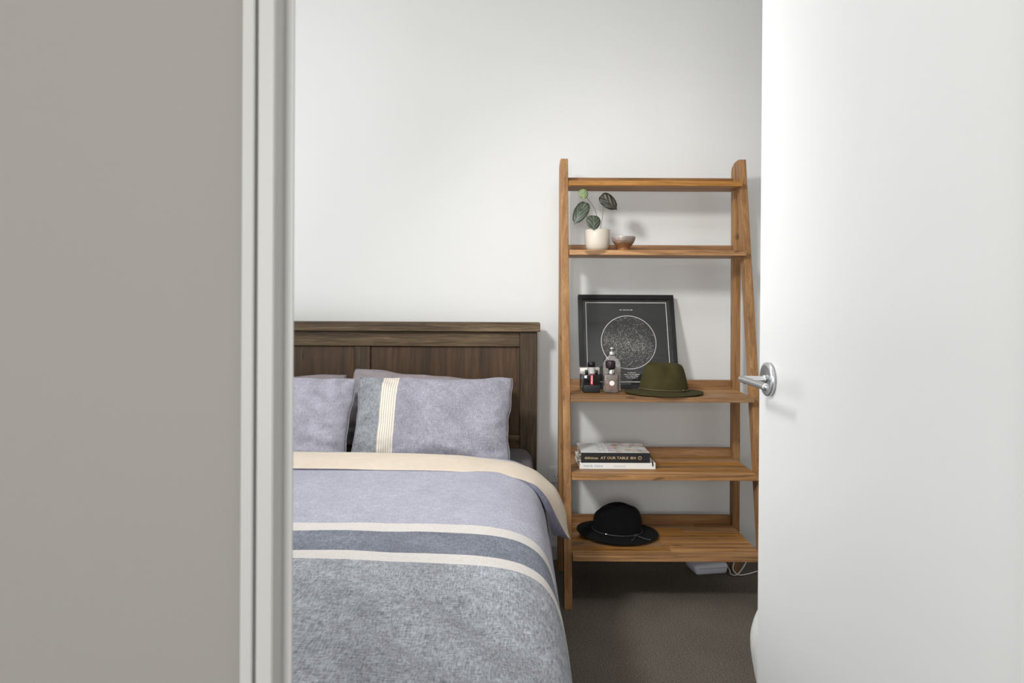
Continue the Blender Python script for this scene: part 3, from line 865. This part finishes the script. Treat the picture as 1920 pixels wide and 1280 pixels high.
# stars
rs = random.Random(5)
V, F = [], []
def star(x, z, s):
    k = len(V); a0 = rs.uniform(0, 1.5)
    for q in range(5):
        a = a0 + 2 * math.pi * q / 5
        V.append((x + s * math.cos(a), .01165, z + s * math.sin(a)))
    F.append(tuple(range(k, k + 5)))
cnt = 0
while cnt < 2300:
    if rs.random() < .55:
        x, z = rs.gauss(.01, .05), rs.gauss(-.018, .048)
        t_ = rs.gauss(0, .022); u_ = rs.uniform(-.11, .11)
        if rs.random() < .45: x, z = u_, -.25 * u_ - .012 + t_
    else:
        x, z = rs.uniform(-rc, rc), rs.uniform(-rc, rc)
    if x * x + z * z > (rc - .004) ** 2: continue
    star(cx + x, cz + z, rs.choice((.0005, .0006, .0006, .0007, .0010))); cnt += 1
def seg(x0, z0, x1, z1, w=.00016):
    d = Vector((x1 - x0, z1 - z0)); n = Vector((-d.y, d.x)).normalized() * w
    k = len(V)
    V.extend([(x0 + n.x, .0117, z0 + n.y), (x1 + n.x, .0117, z1 + n.y), (x1 - n.x, .0117, z1 - n.y), (x0 - n.x, .0117, z0 - n.y)]); F.append((k, k + 1, k + 2, k + 3))
for c_ in range(26):                     # constellation lines
    a = rs.uniform(0, 6.28); r_ = rc * .9 * math.sqrt(rs.random()); x, z = r_ * math.cos(a), r_ * math.sin(a); d = rs.uniform(0, 6.28)
    for q in range(rs.randint(2, 4)):
        d += rs.uniform(-.8, .8); l_ = rs.uniform(.008, .022); x2, z2_ = x + l_ * math.cos(d), z + l_ * math.sin(d)
        if x2 * x2 + z2_ * z2_ > (rc * .96) ** 2: break
        seg(cx + x, cz + z, cx + x2, cz + z2_); star(cx + x2, cz + z2_, .0010); x, z = x2, z2_
st_o = from_py('star_field', V, F, M['ink'], paper, False); st_o['kind'] = 'stuff'
# tiny caption lines, too small to read in the photograph: rows of letter-height strokes
def caption(name, words, x_mid, z0, h):
    bm = bmesh.new()
    tot = sum(words) + .0035 * (len(words) - 1); x = x_mid - tot / 2
    for w_ in words:
        k = 0.0
        while k < w_ - .0008:
            sw = rs.uniform(.0009, .0017); hh = h * rs.choice((1, 1, .8, .9)); zz = z0 + (h - hh) * rs.choice((0, 1))
            add_box(bm, x + k, min(x + k + sw, x + w_), .0116, .012, zz, zz + hh); k += sw + .0005
        x += w_ + .0035
    return from_bm(name, bm, M['ink'], paper)
caption('caption', [.0130, .0115, .0115, .0135], .0, .362, .0036)
caption('caption', [.006, .014, .008], .012, .0735, .0034)
caption('caption', [.018, .012, .008, .022], .012, .0655, .0034)
caption('caption', [.018, .014, .019], .012, .0580, .0034)
caption('caption', [.018, .018, .003], .012, .0505, .0034)

# perfume bottles
def glass(name, col, rough=.02, ior=1.45):
    return simple(name, col, rough, trans=1.0, ior=ior)
def thin_glass(name, tint, white, rough=.03, ior=1.5):
    """see-through glass: tinted transparency, a share of white scatter, fresnel gloss"""
    m, nt, p = new_mat(name)
    L = nt.links.new
    tr = N(nt, 'ShaderNodeBsdfTransparent'); tr.inputs['Color'].default_value = tint
    df = N(nt, 'ShaderNodeBsdfDiffuse'); df.inputs['Color'].default_value = rgb(226, 224, 220) if white[1] is None else white[1]
    nz = N(nt, 'ShaderNodeTexNoise'); nz.inputs['Scale'].default_value = 90
    tc = N(nt, 'ShaderNodeTexCoord'); L(tc.outputs['Object'], nz.inputs['Vector'])
    mr = N(nt, 'ShaderNodeMapRange'); mr.inputs['To Min'].default_value = white[0] * .7; mr.inputs['To Max'].default_value = white[0] * 1.3; L(nz.outputs['Fac'], mr.inputs['Value'])
    m1 = N(nt, 'ShaderNodeMixShader'); L(mr.outputs[0], m1.inputs[0]); L(tr.outputs[0], m1.inputs[1]); L(df.outputs[0], m1.inputs[2])
    gl = N(nt, 'ShaderNodeBsdfGlossy'); gl.inputs['Roughness'].default_value = rough
    fr = N(nt, 'ShaderNodeFresnel'); fr.inputs['IOR'].default_value = ior
    m2 = N(nt, 'ShaderNodeMixShader'); L(fr.outputs[0], m2.inputs[0]); L(m1.outputs[0], m2.inputs[1]); L(gl.outputs[0], m2.inputs[2])
    L(m2.outputs[0], nt.nodes['Material Output'].inputs['Surface'])
    return m
M['glass_clear'] = thin_glass('clear_bottle_glass', (.95, .95, .94, 1), (.10, None))
M['glass_smoke'] = simple('smoked_black_glass', rgb(22, 22, 22), .08, coat=.6, var=(40, .1))
M['glass_frost'] = thin_glass('frosted_bottle_glass', (.93, .93, .92, 1), (.30, None), .12)
M['liquid_pink'] = thin_glass('pale_pink_perfume', (.97, .84, .76, 1), (.22, rgb(236, 186, 164)), .05, 1.3)
M['liquid_amber'] = thin_glass('amber_perfume', (.96, .72, .58, 1), (.26, rgb(224, 150, 112)), .05, 1.3)
M['black_gloss'] = simple('black_gloss_plastic', rgb(16, 17, 18), .25, var=(40, .1))
M['black_matte'] = simple('black_rubber_base', rgb(26, 29, 31), .5, var=(40, .1))
M['silver'] = simple('polished_silver_cap', rgb(214, 214, 212), .2, metal=1.0, var=(30, .03))
M['champagne'] = simple('brushed_pale_metal_cap', rgb(222, 218, 208), .38, metal=.55, var=(60, .03))
M['plum'] = simple('dark_plum_cap', rgb(44, 26, 38), .3, var=(30, .1))
M['red_strip'] = simple('red_label_strip', rgb(196, 22, 40), .5, var=(50, .04))
M['badge'] = simple('white_round_badge', rgb(238, 236, 232), .4, var=(50, .02))
M['clear_ring'] = thin_glass('clear_acrylic_collar', (.95, .94, .92, 1), (.45, None), .05, 1.6)


def rbox(name, w, d, z0, z1, mat, parent, bevel, seg=3, cx=0.0, cy=0.0):
    return box(name, cx - w / 2, cx + w / 2, cy - d / 2, cy + d / 2, z0, z1, mat, parent, bevel, seg, True)


GP = 'perfume bottles on the shelf'
# leftmost, back: clear glass with a wide pale metal cap
b = tag(empty('perfume_bottle', (.336, 2.953, z3)), 'clear perfume bottle with a wide silvery bar cap, leftmost at the back', 'perfume bottle', GP)
rbox('body', .070, .034, 0, .067, M['glass_clear'], b, .006)
rbox('cap', .086, .036, .0675, .097, M['champagne'], b, .003)
# black bottle with red strip
b = tag(empty('perfume_bottle', (.3345, 2.868, z3)), 'black perfume bottle with a red vertical label strip', 'perfume bottle', GP)
rbox('base', .0690, .0345, 0, .0335, M['black_matte'], b, .003)
rbox('body', .0690, .0345, .0337, .076, M['glass_smoke'], b, .004)
for s in (-1, 1): rbox('shoulder_block', .011, .030, .0762, .0925, M['black_gloss'], b, .002, 2, cx=s * .0205)
lathe('collar', [(0, .0765), (.0185, .0765), (.0185, .083), (.017, .090), (.0165, .106), (0, .106)], M['clear_ring'], b, 32, sy=.85)
lathe('cap', [(0, .1062), (.0165, .1062), (.0165, .117), (.0158, .126), (.0148, .1275), (0, .1275)], M['black_gloss'], b, 32, sy=.85)
strip = box('label_strip', -.0055, .0055, -.0176, -.0171, .0335, .0755, M['red_strip'], b)
lettering('label_lettering', 'PRADA', .0082, Matrix.Translation((.0032, -.0178, .0375)) @ Matrix.Rotation(R(90), 4, 'X') @ Matrix.Rotation(R(90), 4, 'Z'), M['badge'], strip, width=.0345, bold=.0002)
# tall rounded bottle at the back
b = tag(empty('perfume_bottle', (.429, 2.925, z3)), 'tall frosted perfume bottle with sloping shoulders and silver sprayer', 'perfume bottle', GP)
pr = [(-.037, .0), (.037, .0), (.037, .112), (.034, .124), (.026, .136), (.015, .145), (.0125, .150), (-.0125, .150), (-.015, .145), (-.026, .136), (-.034, .124), (-.037, .112)]
o = prism('body', pr, -.014, .014, M['glass_frost'], b, 'XZ'); bv = o.modifiers.new('bevel', 'BEVEL'); bv.width = .004; bv.segments = 3; bv.limit_method = 'ANGLE'
li_ = rbox('liquid', .062, .0195, .006, .088, M['liquid_amber'], b, .003)
lathe('collar', [(0, .1505), (.0125, .1505), (.0128, .154), (.0128, .166), (.0115, .168), (0, .168)], M['silver'], b, 28)
lathe('sprayer', [(0, .1682), (.0065, .1682), (.0065, .172), (.0095, .1725), (.0095, .184), (.008, .1855), (0, .1855)], M['silver'], b, 28)
# front bottle with plum cap and badge
b = tag(empty('perfume_bottle', (.4160, 2.855, z3)), 'square perfume bottle with dark plum cap and round white badge', 'perfume bottle', GP)
rbox('body', .061, .034, 0, .077, M['glass_clear'], b, .007, 4)
rbox('liquid', .050, .024, .012, .058, M['liquid_pink'], b, .005, 3)
lathe('collar', [(0, .0772), (.0135, .0772), (.0138, .079), (.0138, .103), (0, .103)], M['silver'], b, 32, loc=(.001, 0, 0))
lathe('cap', [(0, .1032), (.0195, .1032), (.0205, .106), (.0205, .130), (.0195, .133), (.012, .1355), (0, .136)], M['plum'], b, 36, loc=(-.003, 0, 0))
lathe('badge', [(0, -.0172), (.0105, -.0172), (.0105, -.0178), (0, -.0178)], M['badge'], b, 28, (.001, 0, .042), 'Y', False)

# hats
def felt(name, col):
    return simple(name, col, .95, bump=(420, .5, .0016), var=(26, .13), spec=.10, sheen=.02)
M['felt_olive'] = felt('olive_felt', rgb(62, 57, 33))
M['felt_black'] = felt('black_felt', rgb(17, 18, 19))
M['band_olive'] = simple('brown_leather_cord', rgb(92, 76, 60), .4, var=(60, .1))
M['band_black'] = simple('black_leather_cord', rgb(52, 53, 54), .45, var=(60, .1))


def hat(name, loc, rz, prof, dent, pinch, mat, tilt=(0, 0), brim_wave=.004, label=''):
    """prof: (rx, ry, z) rings from brim edge to crown centre; dent(x,y,z)->dz ; pinch(x,y,z)->(dx,dy)"""
    rings = catmull([(a, b_, c) for a, b_, c in prof], (len(prof) - 1) * 6)
    n = 72
    V, F = [], []
    for q in rings:
        for i in range(n):
            a = 2 * math.pi * i / n
            x, y, z = max(q.x, 0) * math.cos(a), max(q.y, 0) * math.sin(a), q.z
            rim = max(0.0, (q.x / prof[0][0] - .6) / .4)
            z += rim * brim_wave * (1 + math.cos(2 * a)) * .5 if z < .03 else 0
            z += dent(x, y, z); dx, dy = pinch(x, y, z)
            V.append((x + dx, y + dy, z))
    for k in range(len(rings) - 1):
        for i in range(n):
            j = (i + 1) % n
            F.append((k * n + i, k * n + j, (k + 1) * n + j, (k + 1) * n + i))
    h = tag(empty(name, loc, rz), label, 'hat')
    h.rotation_euler = (R(tilt[0]), R(tilt[1]), rz)
    o = from_py('felt_body', V, F, mat, h)
    bm = bmesh.new(); bm.from_mesh(o.data); bmesh.ops.remove_doubles(bm, verts=bm.verts, dist=.0003); bmesh.ops.recalc_face_normals(bm, faces=bm.faces); bm.to_mesh(o.data); bm.free()
    for pl in o.data.polygons: pl.use_smooth = True
    so = o.modifiers.new('thickness', 'SOLIDIFY'); so.thickness = .0028; so.offset = -1
    return h


def g(v, w): return math.exp(-(v / w) ** 2)
# olive hat, crown tapering upward with a teardrop hollow
prof = [(.162, .128, .0045), (.148, .118, .006), (.125, .100, .0095), (.106, .086, .0125), (.1005, .0815, .018), (.0985, .080, .034), (.093, .0755, .060), (.086, .069, .088), (.079, .063, .108), (.070, .056, .1195), (.056, .044, .1245), (.036, .028, .124), (.016, .012, .1225), (.0, .0, .122)]
def dent1(x, y, z):
    kk = max(0, min(1, (z - .10) / .02)) * g(x + .045, .035)
    return kk * (.006 if y > 0.01 else (-.004 if y < -.01 else 0)) - .024 * g(y - .004, .024) * g(x + .030, .040) * max(0, min(1, (z - .095) / .02)) + .005 * g(x + .066, .02) * max(0, min(1, (z - .095) / .02))
def pinch1(x, y, z):
    k = max(0, min(1, (z - .05) / .05))
    s = -1 if y > 0 else 1
    return (0, s * .015 * k * g(x - .012, .026) * min(1, abs(y) / .03))
h1 = hat('felt_hat', (.633, 2.843, z3 + .0006), R(-3), prof, dent1, pinch1, M['felt_olive'], label='olive green felt hat with thin leather cord, beside the perfume bottles')
pts = [(.1030 * math.cos(2 * math.pi * i / 64), .0840 * math.sin(2 * math.pi * i / 64), .0205 + .002 * math.sin(4 * math.pi * i / 64)) for i in range(64)]
tube('hat_cord', pts, .0021, M['band_olive'], h1, 8, closed=True)
tube('cord_knot', [(.064, -.0695, .021), (.068, -.069, .021), (.074, -.0655, .0215)], .0034, M['band_olive'], h1, 8)
# black hat, rounder crown, peak towards the right
prof = [(.170, .148, .006), (.155, .134, .0055), (.130, .108, .0080), (.108, .088, .0115), (.102, .083, .018), (.100, .0815, .036), (.097, .079, .060), (.092, .0745, .084), (.084, .067, .101), (.070, .055, .113), (.050, .039, .1195), (.028, .022, .1205), (.012, .010, .1195), (.0, .0, .119)]
def dent2(x, y, z):
    k = max(0, min(1, (z - .075) / .03))
    return k * (-.016 * g(x + .090, .045) + .003 * g(x - .03, .04) - .010 * g(y - .012, .022) * g(x - .0, .05))
def pinch2(x, y, z):
    k = max(0, min(1, (z - .055) / .05))
    s = -1 if y > 0 else 1
    return (0, s * .015 * k * g(x - .048, .024) * min(1, abs(y) / .03))
z5 = SZ[0] + .0004
h2 = hat('felt_hat', (.446, 2.868, z5 + .004), R(-7), prof, dent2, pinch2, M['felt_black'], tilt=(0, 1.6), brim_wave=.006, label='black felt fedora hat on the bottom shelf')
pts = [(.1045 * math.cos(2 * math.pi * i / 64), .0855 * math.sin(2 * math.pi * i / 64), .0200) for i in range(64)]
tube('hat_cord', pts, .0024, M['band_black'], h2, 8, closed=True)
cn = (.073, -.0630, .021)
tube('cord_knot', [(cn[0] - .004, cn[1] - .001, cn[2]), cn, (cn[0] + .005, cn[1] + .003, cn[2] + .001)], .0048, M['band_black'], h2, 8)
tube('cord_tail', catmull([cn, (.090, -.075, .019), (.112, -.084, .0155), (.132, -.088, .0145)], 14), .0022, M['band_black'], h2, 8)
tube('cord_tail', catmull([cn, (.070, -.080, .018), (.062, -.094, .0135), (.054, -.105, .0120)], 14), .0022, M['band_black'], h2, 8)
bd = tube('metal_bead', [(-.0560, -.0722, .0205), (-.0500, -.0747, .0205), (-.0420, -.0781, .0205)], .0036, M['silver'], h2, 12)

# ------------------------------------------------------------------ shelf 4: books
z4 = SZ[1] + .0004
M['book_white'] = simple('white_book_cover', rgb(230, 230, 226), .35, var=(20, .02))
M['book_black'] = simple('black_book_spine', rgb(30, 32, 34), .45, var=(30, .1))
M['pages'] = simple('paper_pages', rgb(222, 214, 198), .85, bump=(500, .4, .001), var=(200, .05))
M['gold'] = simple('gold_foil', rgb(206, 180, 136), .4, metal=.3, var=(50, .05))
M['teal_ink'] = simple('teal_ink', rgb(110, 160, 176), .6, var=(50, .03))
M['grey_ink'] = simple('pale_grey_ink', rgb(168, 178, 182), .6, var=(50, .03))
M['ribbon'] = simple('black_ribbon', rgb(24, 24, 26), .6, var=(50, .1))
# collage cover
m, nt, p = new_mat('photo_collage_cover')
tc = N(nt, 'ShaderNodeTexCoord')
mp = N(nt, 'ShaderNodeMapping'); mp.inputs['Scale'].default_value = (55, 40, 1); nt.links.new(tc.outputs['Object'], mp.inputs[0])
vo = N(nt, 'ShaderNodeTexVoronoi'); vo.inputs['Scale'].default_value = 1.0; nt.links.new(mp.outputs[0], vo.inputs['Vector'])
nz = N(nt, 'ShaderNodeTexNoise'); nz.inputs['Scale'].default_value = 38; nz.inputs['Detail'].default_value = 3; nt.links.new(tc.outputs['Object'], nz.inputs['Vector'])
cr = N(nt, 'ShaderNodeValToRGB'); e = cr.color_ramp.elements
e[0].position = .28; e[0].color = rgb(84, 66, 54); e[1].position = .66; e[1].color = rgb(222, 216, 210)
k = e.new(.40); k.color = rgb(188, 158, 134); k = e.new(.5); k.color = rgb(206, 204, 206)
nt.links.new(nz.outputs['Fac'], cr.inputs['Fac'])
mx = N(nt, 'ShaderNodeMixRGB'); mx.inputs['Fac'].default_value = .16; nt.links.new(cr.outputs['Color'], mx.inputs[1]); nt.links.new(vo.outputs['Color'], mx.inputs[2])
nt.links.new(mx.outputs[0], p.inputs['Base Color']); p.inputs['Roughness'].default_value = .4
M['collage'] = m


def book(name, x0, x1, y0, y1, z, th, cover, spine, label, ct=.0022):
    b = tag(empty(name, (x0, y0, z)), label, 'book')
    w, d = x1 - x0, y1 - y0
    box('rear_cover', 0, w, .0021, d, 0, ct, cover, b, .0006)
    box('front_cover', 0, w, .0021, d, th - ct, th, cover, b, .0006)
    box('spine', 0, w, 0, .0020, 0, th, spine, b, .0007)
    box('page_block', .003, w - .003, .0022, d - .003, ct, th - ct, M['pages'], b)
    return b


def on_spine(x, z): return Matrix.Translation((x, -.0002, z)) @ Matrix.Rotation(R(90), 4, 'X')
b1 = book('book', .2775, .5860, 2.772, 2.985, z4, .0255, M['book_white'], M['book_white'], 'white paperback book lying at the bottom of the shelf stack')
lettering('title_lettering', 'marie claire', .0150, on_spine(.0160, .0085), M['teal_ink'], b1, width=.077)
lettering('title_lettering', 'luscious', .0120, on_spine(.139, .0090), M['grey_ink'], b1, width=.046)
b2 = book('book', .2835, .5635, 2.771, 2.962, z4 + .0258, .0405, M['book_white'], M['book_black'], 'thick black-spined cookbook with photo collage cover, on top of the white book')
fc = box('cover_photo', .116, .279, .003, .190, .0405, .0408, M['collage'], b2)
bm = bmesh.new()
rs2 = random.Random(3)
for row in range(7):
    xr = .075 + row * .005
    for q in range(9):
        if rs2.random() < .75: add_box(bm, xr, xr + .0028, .03 + q * .016, .03 + q * .016 + rs2.uniform(.007, .013), .0405, .0407)
from_bm('cover_print', bm, M['grey_ink'], b2)
lettering('title_lettering', 'delicious.', .0150, on_spine(.0140, .0150), M['gold'], b2, width=.0560, bold=.0002)
lettering('title_lettering', 'AT OUR TABLE', .0146, on_spine(.0790, .0150), M['gold'], b2, width=.1130, bold=.0002)
# publisher marks: flower-like square and a round stamp
bm = bmesh.new()
for (dx, dz) in ((0, .0036), (0, -.0036), (.0036, 0), (-.0036, 0), (.0028, .0028), (-.0028, -.0028), (.0028, -.0028), (-.0028, .0028)):
    add_box(bm, .2055 + dx - .0017, .2055 + dx + .0017, -.0005, 0.0, .0200 + dz - .0017, .0200 + dz + .0017)
for q in range(3): add_box(bm, .2135 + q * .0032, .2152 + q * .0032, -.0005, 0, .0155, .0245)
from_bm('publisher_mark', bm, M['gold'], b2)
lathe('round_stamp', [(0, 0), (.0072, 0), (.0072, -.0005), (0, -.0005)], M['gold'], b2, 24, (.2385, 0, .0200), 'Y', False)
lathe('stamp_ring', [(.0036, -.0004), (.0048, -.0004), (.0048, -.0009), (.0036, -.0009)], M['book_black'], b2, 20, (.2385, 0, .0200), 'Y', False)
rb = tube('bookmark_ribbon', catmull([(.277, .010, .029), (.2835, .008, .026), (.2880, .006, .015), (.2905, .004, .002), (.2905, -.0024, -.004), (.2905, -.0026, -.012)], 20), .0030, M['ribbon'], b2, 8, flat=.25)
# paper tabs sticking out at the left end
M['tab'] = simple('paper_tab', rgb(224, 218, 200), .8, var=(60, .05))
for q, (yy, zz, ln) in enumerate(((.012, .006, .012), (.03, .012, .016), (.055, .020, .010), (.02, .026, .014))):
    box('paper_tab', -ln, .01, yy, yy + .012, zz, zz + .0008, M['tab'], b2)

# ------------------------------------------------------------------ wall outlet
WX0 = (1029.5 - 960) * YB / 1280
ot = tag(empty('power_outlet', (WX0 + .0575, YB - .0002, .355)), 'white double power point on the wall between bed and shelf', 'power outlet')
box('plate', -.0575, .0575, -.010, 0, 0, .074, M['plastic_white'], ot, .003, 2)
for s in (-1, 1):
    rk = box('rocker_switch', s * .041 - .0085, s * .041 + .0085, -.0135, -.0101, .052, .068, M['plastic_white'], ot, .002, 2)
    sk = box('socket_face', s * .022 - .0165, s * .022 + .0165, -.0115, -.0101, .010, .046, M['plastic_white'], ot, .001)
    cxs = s * .022
    for (dx, dz, an) in ((-.0065, .026, 30), (.0065, .026, -30), (0, .0145, 0)):
        o = box('slot', -.0010, .0010, -.0120, -.0114, -.0038, .0038, M['slot'], sk)
        o.matrix_local = Matrix.Translation((cxs + dx, 0, dz + .002)) @ Matrix.Rotation(R(-an if dz < .02 else an), 4, 'Y')

# ------------------------------------------------------------------ modem and cable on the floor
M['modem'] = simple('pale_grey_plastic', rgb(206, 208, 218), .45, var=(20, .02))
mo = tag(empty('modem', (.880, 2.965, 0.0005), R(9)), 'white modem box lying on the carpet under the bottom shelf', 'modem')
bm = bmesh.new(); add_box(bm, -.085, .072, 0, .12, 0, .045, .014, 4)
for v in bm.verts:
    if v.co.z < .02:
        v.co.x *= .93
from_bm('body', bm, M['modem'], mo, True)
bm = bmesh.new()
for q in range(24): add_box(bm, -.062 + q * .0052, -.0592 + q * .0052, -.0006, .0008, .0290, .0305)
from_bm('vent_slots', bm, M['slot'], mo)
M['cable'] = simple('white_cable', rgb(222, 222, 218), .5, var=(20, .02))
pts = [(.948, 3.075, .030), (.960, 3.05, .020), (.962, 3.0, .008), (.955, 2.965, .006), (.975, 2.945, .010), (1.010, 2.955, .045), (1.022, 2.965, .070), (1.000, 2.965, .082), (.972, 2.960, .066), (.962, 2.955, .030), (.985, 2.950, .008), (1.03, 2.965, .006), (1.09, 3.0, .0055), (1.16, 3.03, .0055), (1.26, 3.06, .0055)]
cb = tube('cable', catmull(pts, 110), .0028, M['cable'], None, 8)
tag(cb, 'white cable looping on the carpet beside the modem', 'cable')

# ------------------------------------------------------------------ white fabric bag behind the door
M['canvas'] = fabric('white_canvas', [(0, rgb(232, 232, 228), 0)], 'Y', -2, 6, weave=.05, mottled=.03, cell=300, bump=.3)
prf = [(.0, .002), (.13, .002), (.165, .02), (.186, .09), (.198, .17), (.201, .235), (.188, .30), (.160, .36), (.11, .405), (.06, .425), (.0, .43)]
cp = catmull([(a, 0, c) for a, c in prf], 60)
V, F = [], []
n = 64
for q in cp:
    for i in range(n):
        a = 2 * math.pi * i / n
        hh = q.z / .43
        r_ = max(q.x, 0) * (1 + .035 * math.sin(5 * a + 2 * hh) * hh + .05 * fbm(math.cos(a) * 2, math.sin(a) * 2, q.z * 6, 1.0) * min(1, hh * 3))
        V.append((r_ * math.cos(a), r_ * math.sin(a) * .95, max(.001, q.z)))
for k in range(len(cp) - 1):
    for i in range(n):
        j = (i + 1) % n
        F.append((k * n + i, k * n + j, (k + 1) * n + j, (k + 1) * n + i))
bag = from_py('fabric_bag', V, F, M['canvas'])
bag.location = (.888, 1.90, 0); bag.scale = (1, 1, .95)
tag(bag, 'white cloth bundle peeking out behind the open door', 'laundry bag')
